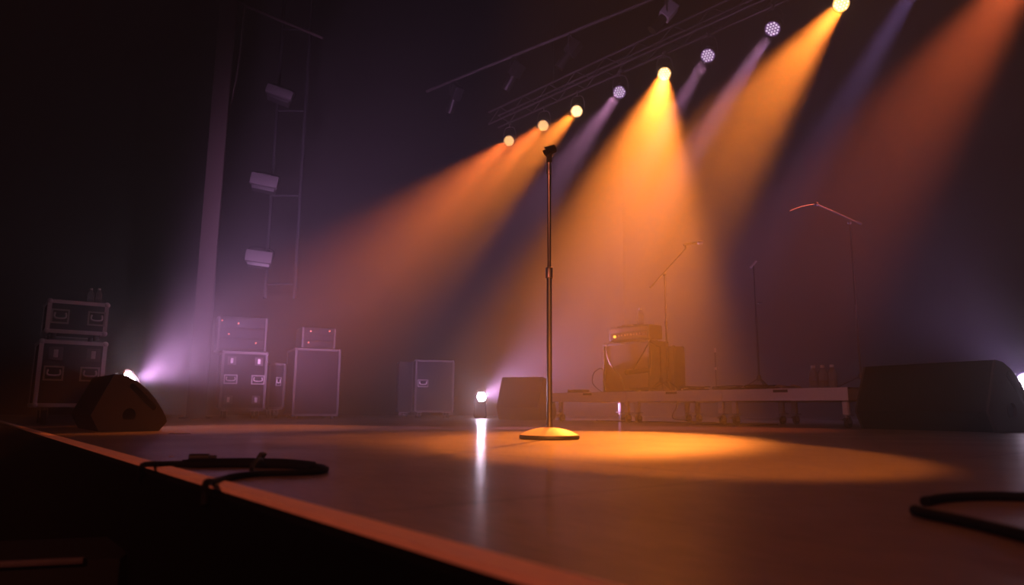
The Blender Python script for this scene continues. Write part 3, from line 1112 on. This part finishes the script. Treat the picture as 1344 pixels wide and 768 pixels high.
# faint tall boom stand at the right with a bowed boom
sp = on_deck(1131, 0.80)
t = thing('boom_microphone_stand', 'faint tall boom stand with long bent boom, right of the water bottles', 'microphone stand', sp)
tripod(t, 0, 0.25, 'dark_steel')
jt = at_y(1106, 292, sp.y) - sp
MB().cyl((0, 0, 0.1), (0, 0, jt.z * 0.5), 0.011, seg=12).build('lower_tube', M['dark_steel'], t)
MB().cyl((0, 0, jt.z * 0.5), (0, 0, jt.z), 0.008, seg=12).build('upper_tube', M['black'], t)
q0, q1, q2 = (at_y(1130, 294, sp.y) - sp), (at_y(1071, 268, sp.y - 0.2) - sp), (at_y(1036, 277, sp.y - 0.4) - sp)
MB().cyl(q0, q1, 0.009, seg=12).build('boom_arm', M['dark_steel'], t)
MB().tube([q1, q1.lerp(q2, 0.5) + Vector((0, 0, 0.012)), q2], 0.006, 8).build('gooseneck', M['dark_steel'], t)
MB().ball(q1, 0.024, 12).build('boom_joint', M['dark_steel'], t)
MB().cyl(q0, q0.lerp(q1, 0.12), 0.016, seg=12).build('boom_weight', M['dark_steel'], t)
MB().ball((0.0, 0, jt.z), 0.022, 12).build('stand_clutch', M['dark_steel'], t)

# straight stand with a small clip
sp = on_deck(997, 0.55)
t = thing('straight_microphone_stand', 'thin straight microphone stand between the boom stand and the water bottles', 'microphone stand', sp)
tripod(t, 0, 0.20, 'dark_steel')
jt = at_y(988, 348, sp.y) - sp
MB().cyl((0, 0, 0.1), (0, 0, jt.z * 0.55), 0.0105, seg=12).build('lower_tube', M['dark_steel'], t)
MB().cyl((0, 0, jt.z * 0.55), (0, 0, jt.z), 0.007, seg=12).build('upper_tube', M['black'], t)
MB().cyl((0, 0, jt.z * 0.53), (0, 0, jt.z * 0.58), 0.015, seg=12).build('height_clutch', M['dark_steel'], t)
MB().cyl((-0.035, 0, jt.z - 0.03), (0.03, 0, jt.z + 0.045), 0.013, seg=12).build('microphone_clip', M['chrome_worn'], t)
kz = at_y(1004, 398, sp.y) - sp
MB().box((0.05, 0, kz.z), (0.045, 0.03, 0.02), bev=0.004).cyl((0, 0, kz.z), (0.04, 0, kz.z), 0.005).build('cable_clip', M['dark_steel'], t)

# short stand
sp = on_deck(940.5, 0.70)
t = thing('short_microphone_stand', 'very short thin stand right of the dark cabinet on the riser', 'microphone stand', sp)
MB().lathe([(0, 0), (0.09, 0), (0.09, 0.008), (0.03, 0.022), (0, 0.022)], 24).build('round_base', M['black'], t)
jt = at_y(937, 457, sp.y) - sp
MB().cyl((0, 0, 0.02), (0, 0, jt.z), 0.0075, seg=12).build('tube', M['dark_steel'], t)
MB().cyl((0, 0, jt.z - 0.05), (0, 0, jt.z), 0.013, seg=12).build('thread_cap', M['chrome_worn'], t)
MB().cyl((0, 0, jt.z * 0.5), (0, 0, jt.z * 0.56), 0.012, seg=12).build('height_clutch', M['chrome_worn'], t)


# ------------------------------------------------------------------ cables
def cable(pts, r, label, name='cable', m='cable', seg=8, group=None):
    return tag(MB().tube(pts, r, seg).build(name, M[m]), label, 'cable', group)


def G(px, py, r):
    p = at_z(px, py)
    p.z = r
    return p


# coil over the stage edge (three strands bundled)
rc = 0.0062
base_pts = [(188, 618), (215, 613), (255, 612), (300, 611), (345, 611), (390, 613), (418, 616), (428, 619.5), (418, 623), (385, 625), (340, 626), (305, 630), (282, 637), (270, 644)]


def over_edge(p, z):
    q = p.copy()
    n = q.dot(N)
    q = q - N * (n - (EDGE - 0.042))
    q.z = z
    return q


pts = [G(x, y, rc) for x, y in base_pts]
first = [over_edge(pts[0] + U * 0.03, -0.022) + N * 0.004, over_edge(pts[0] + U * 0.015, -0.006) + N * 0.006]
last = [over_edge(pts[-1] - U * 0.01, -0.006) + N * 0.006, over_edge(pts[-1] - U * 0.02, -0.022) + N * 0.004]
for p in (pts[0], pts[-1]):
    p.z = rc + 0.006
cable(first + pts + last, rc, 'long dark cable looping on the stage boards and over the edge strip at left')
pts2 = [(205, 615.5), (232, 613.5), (262, 614.5), (300, 614), (345, 614.5), (385, 616), (408, 619)]
cable([G(x, y, rc) for x, y in pts2], rc, 'dark cable bundled along the near side of the left cable loop')
pts3 = [(240, 610.5), (265, 609), (300, 608), (340, 608), (380, 609.5), (412, 613)]
cable([G(x, y, rc) + Vector((0, 0, 0.0)) for x, y in pts3], rc, 'dark cable bundled along the far side of the left cable loop')
# plug and tape on the cable
tp = G(248, 607, 0)
tag(MB().cyl((0, 0, 0.011), (0.045, 0.01, 0.011), 0.010, seg=14).cyl((0.045, 0.01, 0.011), (0.062, 0.013, 0.011), 0.006, seg=12).build('cable_plug', M['rubber']), 'black cable plug lying behind the left cable loop', 'plug').location = (tp.x, tp.y, 0)
tp = G(342, 607, 0)
tag(MB().box((0, 0, 0.012), (0.012, 0.03, 0.024), Matrix.Rotation(0.5, 4, 'Y'), bev=0.003).build('cable_tie', M['rubber']), 'small black cable tie end sticking up from the left cable loop', 'cable tie').location = (tp.x, tp.y, 0.001)
tp = G(334, 616, 0)
tag(MB().tube([(0, 0.04, 0.006), (0.002, 0.035, 0.018), (0.004, 0.0, 0.020), (0.006, -0.03, 0.010), (0.01, -0.045, 0.003)], 0.005, 8).build('cable_strap', M['rubber']), 'black strap wrapped across the left cable loop', 'strap').location = (tp.x, tp.y, 0)
# bits of tape on the boards
for i, (px, py, sx, sy, lab) in enumerate(((236, 569.5, 0.10, 0.05, 'small dark scrap of tape on the boards right of the far left wedge'), (225, 600, 0.012, 0.01, 'tiny pale scrap on the boards just behind the left cable'))):
    p = at_z(px, py)
    o = MB().box((0, 0, 0.0012), (sx, sy, 0.002), bev=0.0008).build('tape_scrap', M['tape'] if i == 0 else M['paper'])
    o.location = p
    o.rotation_euler = (0, 0, 0.4 + i)
    tag(o, lab, 'tape')

# cable at lower right
rc = 0.0072
pr = [(1420, 661), (1370, 659), (1344, 658.5), (1310, 657.5), (1270, 658), (1238, 660.5), (1214, 665)]
cable([G(x, y, rc) for x, y in pr], rc, 'thick black cable running off to the right, far strand at lower right')
pr = [(1201, 677), (1215, 681.5), (1245, 688), (1285, 697), (1320, 706), (1350, 714), (1400, 728)]
cable([G(x, y, rc) for x, y in pr], rc, 'thick black cable nearest us at lower right')

# cables on and under the riser
p_ = on_deck(785, 0.55)
Yc = p_.y
cable([on_deck(792, 0.7) + Vector((0, 0, 0.01)), at_y(779, 505, Yc), at_y(778, 494, Yc), at_y(782, 487, Yc), at_y(790, 484, Yc), cor + U * (CW + 0.02) + N * 0.1 + Vector((0, 0, 0.22))], 0.006, 'thin cable arching up beside the left side of the guitar cabinet', m='cable')
rnd = random.Random(4)
loops = [(845, 0.22), (912, 0.20), (958, 0.3), (1000, 0.30), (760, 0.35)]
labs = ['cable heap on the riser under the boom stand microphone', 'cable heap on the riser right of the guitar cabinet', 'cable heap on the riser below the very short stand', 'cable heap on the riser at the foot of the thin straight stand', 'cable heap on the riser left of the guitar cabinet']
for (px, nn), lab in zip(loops, labs):
    c = on_deck(px, nn)
    pts = []
    for k in range(26):
        a = k * 0.75
        rr = 0.07 + 0.05 * rnd.random()
        pts.append(c + U * (rr * 1.8 * math.cos(a) + 0.03 * rnd.random()) + N * (rr * 0.8 * math.sin(a)) + Vector((0, 0, 0.008 + 0.0012 * k + 0.01 * rnd.random())))
    cable(pts, 0.006, lab, name='cable_heap')
for px, nn, lab in ((838, 0.2, 'bright cable plug on the riser in front of the guitar cabinet'), (898, 0.15, 'bright cable plug on the riser right of the guitar cabinet'), (922, 0.3, 'bright cable plug on the riser left of the very short stand')):
    c = on_deck(px, nn)
    o = MB().cyl((-0.03, 0, 0), (0.02, 0, 0.012), 0.009, seg=12).cyl((0.02, 0, 0.012), (0.045, 0, 0.018), 0.006, seg=10).build('cable_plug', M['chrome_worn'])
    o.location = c + Vector((0, 0, 0.012))
    o.rotation_euler = (0, 0, px)
    tag(o, lab, 'plug')
# cable hanging over the grille of the cabinet
cf = cor + Vector((0, 0, 0))


def on_cab(x, z, off=0.03):
    return cor + U * x - N * off + Vector((0, 0, z))


cable([on_cab(0.70, 0.66, 0.0), on_cab(0.71, 0.60), on_cab(0.69, 0.48), on_cab(0.64, 0.38), on_cab(0.58, 0.31), on_cab(0.45, 0.20), on_cab(0.38, 0.04, 0.06)], 0.006, 'pale curved cable hanging across the guitar cabinet grille', m='dark_steel')
# under the riser
cable([S(us[0] - 0.3, RN + 0.5, 0.008), S(us[0] - 0.9, RN + 0.25, 0.008), S(us[0] - 1.5, RN + 0.45, 0.008), S(us[0] - 2.1, RN + 0.3, 0.008), S(us[0] - 2.9, RN + 0.5, 0.008)], 0.007, 'cable lying on the boards under the riser')
c = S(us[0] - 1.75, RN + 0.35, 0)
cable([c + Vector((0.0, 0, 0.25)), c + Vector((-0.02, 0, 0.17)), c + Vector((-0.06, 0, 0.10)), c + Vector((-0.05, 0, 0.05)), c + Vector((0.1, 0.05, 0.03)), c + Vector((0.25, 0, 0.012)), c + Vector((0.4, -0.1, 0.012))], 0.007, 'cable drooping from the underside of the middle riser deck')
# right of the riser
cable([G(1140, 557.5, 0.008), G(1165, 558.5, 0.008), G(1185, 559, 0.008), G(1215, 556, 0.008)], 0.008, 'thin cable on the boards between riser and large right wedge')
p = at_z(1211, 560)
o = MB().cyl((0, 0, 0.012), (0.09, 0, 0.012), 0.012, seg=12).build('cable_plug', M['chrome_worn'])
o.location = (p.x - 0.05, p.y - 0.25, 0)
tag(o, 'metal cable plug on the boards before the large right wedge', 'plug')

# ------------------------------------------------------------------ lamps
hexes = []
for a in range(-4, 5):
    for bq in range(-4, 5):
        x, y = a + bq * 0.5, bq * 0.866
        if math.hypot(x, y) <= 2.1:
            hexes.append((x / 2.5, y / 2.5))


def par_lamp(label, loc, target, lens, r=0.115, hang=True, group=None, name='led_par_lamp', yoke_len=0.30):
    """body along local -Z towards the target"""
    loc, target = Vector(loc), Vector(target)
    t = thing(name, label, 'stage lamp', loc, 0, group)
    q = (target - loc).to_track_quat('-Z', 'Y').to_matrix().to_4x4()
    bk = {'amber_lens': 'amber_back', 'hot_lens': 'hot_back', 'lilac_lens': 'lilac_back', 'white_lens': 'white_back', 'glare_lens': 'white_back'}[lens]
    MB().lathe([(r * 0.80, 0.24), (r * 0.98, 0.20), (r * 1.06, 0.05), (r * 1.12, 0.035), (r * 1.12, -0.012), (r * 1.02, -0.012), (r * 1.02, 0.004), (0, 0.004), ], 36).lathe([(0, 0.24), (r * 0.80, 0.24)], 36).build('lamp_housing', M['housing'], t, mx=q)
    MB().lathe([(0, 0.0), (r, 0.0), (r, 0.003), (0, 0.003)], 36).build('lens_plate', M[bk], t, mx=q)
    b = MB()
    for x, y in hexes:
        b.lathe([(0, -0.010), (r * 0.075, -0.0085), (r * 0.135, -0.002), (r * 0.135, 0.001)], 10, mx=Matrix.Translation((x * r, y * r, 0)))
    b.build('led_cluster', M[lens], t, mx=q)
    for k in range(5):
        MB().lathe([(r * 0.98, 0.075 + k * 0.026), (r * 1.10, 0.078 + k * 0.026), (r * 1.10, 0.083 + k * 0.026), (r * 0.98, 0.086 + k * 0.026)], 28).build('cooling_fin', M['housing'], t, mx=q)
    if hang:
        ax = q.to_3x3() @ Vector((1, 0, 0))
        s_ = r * 1.18
        c_ = q.to_3x3() @ Vector((0, 0, 0.11))
        L_ = c_ + ax * s_
        R_ = c_ - ax * s_
        upv = Vector((0, 0, yoke_len))
        MB().tube([L_, L_ + upv * 0.55, L_ * 0.8 + R_ * 0.2 + upv, L_ * 0.2 + R_ * 0.8 + upv, R_ + upv * 0.55, R_], 0.010, 8).build('yoke', M['truss'], t)
        MB().cyl(c_ + upv, c_ + upv + Vector((0, 0, 0.10)), 0.022, seg=12).box(c_ + upv + Vector((0, 0, 0.10)), (0.07, 0.05, 0.05), bev=0.006).build('hook_clamp', M['truss'], t)
    else:
        zf = -loc.z + 0.006
        ax = q.to_3x3() @ Vector((1, 0, 0))
        c_ = q.to_3x3() @ Vector((0, 0, 0.11))
        s_ = r * 1.18
        MB().tube([c_ + ax * s_, c_ + ax * s_ + Vector((0, 0, zf * 0.5)), Vector((c_.x + ax.x * s_ * 0.9, c_.y + ax.y * s_ * 0.9, zf + 0.004)), Vector((c_.x - ax.x * s_ * 0.9, c_.y - ax.y * s_ * 0.9, zf + 0.004)), c_ - ax * s_ + Vector((0, 0, zf * 0.5)), c_ - ax * s_], 0.009, 8).build('floor_yoke', M['black'], t)
    return t


names = ['small amber stage lamp, leftmost of the overhead row', 'small amber stage lamp, second from the left in the overhead row',
         'amber stage lamp just left of the smallest lilac lamp overhead', 'smallest lilac lamp overhead, between two amber lamps',
         'glaring white-hot amber lamp overhead throwing the widest beam', 'lilac lamp overhead just right of the glaring lamp',
         'largest lilac lamp overhead, second lamp from the right', 'amber lamp cut by the top edge of the photo',
         'lilac lamp just beyond the top edge of the photo', 'amber lamp beyond the upper right of the photo']
lamp_pos = []
for i, ((px, tgt, ang, pw_, colr, bl_, lens), lab) in enumerate(zip(LAMPS, names)):
    p = at_z(px[0], px[1], LAMP_Z)
    lamp_pos.append(p)
    par_lamp(lab, p, tgt, lens, 0.118, True, 'overhead stage lamps')
    d = (Vector(tgt) - p).normalized()
    spot('lamp_beam', p + d * 0.035, tgt, ang, pw_, colr, bl_, 0.085)

# truss that carries them
A_, B_ = lamp_pos[0], lamp_pos[9]
dr = (lamp_pos[7] - lamp_pos[0]).normalized()
start = lamp_pos[0] - dr * 0.55
start.z = LAMP_Z + 0.68
LN = 13.5
tr = thing('lighting_truss', 'dim aluminium box truss above the row of overhead lamps', 'truss', start, math.atan2(dr.y, dr.x))
tz = 0.29
for y in (-0.145, 0.145):
    for z in (-0.145, 0.145):
        MB().cyl((0, y, z), (LN, y, z), 0.024, seg=12).build('chord', M['truss'], tr)
nb = 34
st_ = LN / nb
first_b = None
for k in range(nb):
    x = k * st_
    for j, (ya, za2, yb_, zb2) in enumerate(((-0.145, -0.145, -0.145, 0.145), (0.145, 0.145, 0.145, -0.145))):
        if k % 2:
            za2, zb2 = zb2, za2
        MB().cyl((x, ya, za2), (x + st_, yb_, zb2), 0.011, seg=8).build('brace', M['truss'], tr)
# hoist slings
for x in (2.0, 7.0, 12.0):
    MB().cyl((x, 0, 0.1), (x, 0, 2.9), 0.010, seg=8).build('sling', M['black'], tr)

# a second, unlit pipe of fixtures in front, high up
P2 = [at_z(892, 20, 6.9), at_z(690, 118, 6.9), at_z(738, 82, 6.9), at_z(640, 40, 6.9), at_z(775, 96, 6.9)]
u0_, u1_ = at_z(560, 120, 7.0), at_z(1000, -60, 7.0)
bar = MB().cyl(u0_, u1_, 0.03, seg=12).build('lighting_pipe', M['truss'])
tag(bar, 'dim unlit pipe high above the overhead lamps', 'pipe')
dl = (u1_ - u0_)
for k, (f, lab) in enumerate(((0.12, 'unlit lantern on the high pipe, leftmost of four'), (0.34, 'unlit lantern on the high pipe, second from the left'), (0.52, 'unlit lantern on the high pipe, third from the left'), (0.78, 'unlit lantern on the high pipe, rightmost of four'))):
    p = u0_ + dl * f - Vector((0, 0, 0.38))
    t = thing('profile_lantern', lab, 'stage lamp', p, 0.6 + 0.3 * k, 'unlit lanterns on the high pipe')
    qq = Matrix.Rotation(0.7, 4, 'X')
    MB().box((0, 0, 0.08), (0.20, 0.20, 0.28), bev=0.02).build('lamp_house', M['alu_dull'] if k == 3 else M['housing'], t, mx=qq)
    MB().cyl((0, 0, -0.06), (0, 0, -0.36), 0.075, 0.085, seg=18).build('lens_tube', M['housing'], t, mx=qq)
    MB().tube([(-0.12, 0, 0.0), (-0.12, 0, 0.25), (0, 0, 0.34), (0.12, 0, 0.25), (0.12, 0, 0.0)], 0.009, 6).build('yoke', M['truss'], t)

# floor lamps
FL = [
    # pixel, depth, beam target, face target, angle, power, colour, label, lens radius
    ((172, 503), 4.95, Vector((-1.9, 8.5, 2.0)), Vector((0.2, 5.0, 1.6)), 70, 4000, LILAC, 'bright white floor lamp peeking over the far left wedge', 0.092),
    ((632, 521), 11.2, Vector((3.4, 10.2, 1.8)), Vector((1.0, 4.0, 0.8)), 96, 1500, LILAC, 'small white floor lamp shining at the back, left of the centre wedge', 0.078),
    ((1350, 503), 5.6, Vector((2.4, 6.6, 2.9)), Vector((2.6, 2.6, 1.2)), 90, 170, PURPLE, 'white floor lamp cut by the right edge above the large wedge', 0.085),
]
for (px, Y, tgt, face, ang, pw_, colr, lab, r_) in FL:
    p = at_y(px[0], px[1], Y)
    par_lamp(lab, p, face, 'glare_lens' if Y > 10 else 'white_lens', r_, False, 'floor lamps', name='led_floor_lamp')
    d = (face - p).normalized()
    spot('floor_lamp_beam', p + d * 0.07, tgt, ang, pw_, colr, 1.0, 0.05)

# dim things down in the pit
p = at_y(40, 735, 1.55)
t = thing('pit_box', 'barely visible low box with a metal lip on the dark pit floor', 'box', (p.x, p.y, PIT), 0.3)
bh = max(0.3, p.z - PIT)
MB().box((0, 0.15, bh / 2), (0.34, 0.3, bh - 0.01), bev=0.01).build('box_body', M['black'], t)
MB().box((0, 0.0, bh - 0.006), (0.20, 0.02, 0.012), bev=0.004).build('metal_lip', M['sticker'], t)
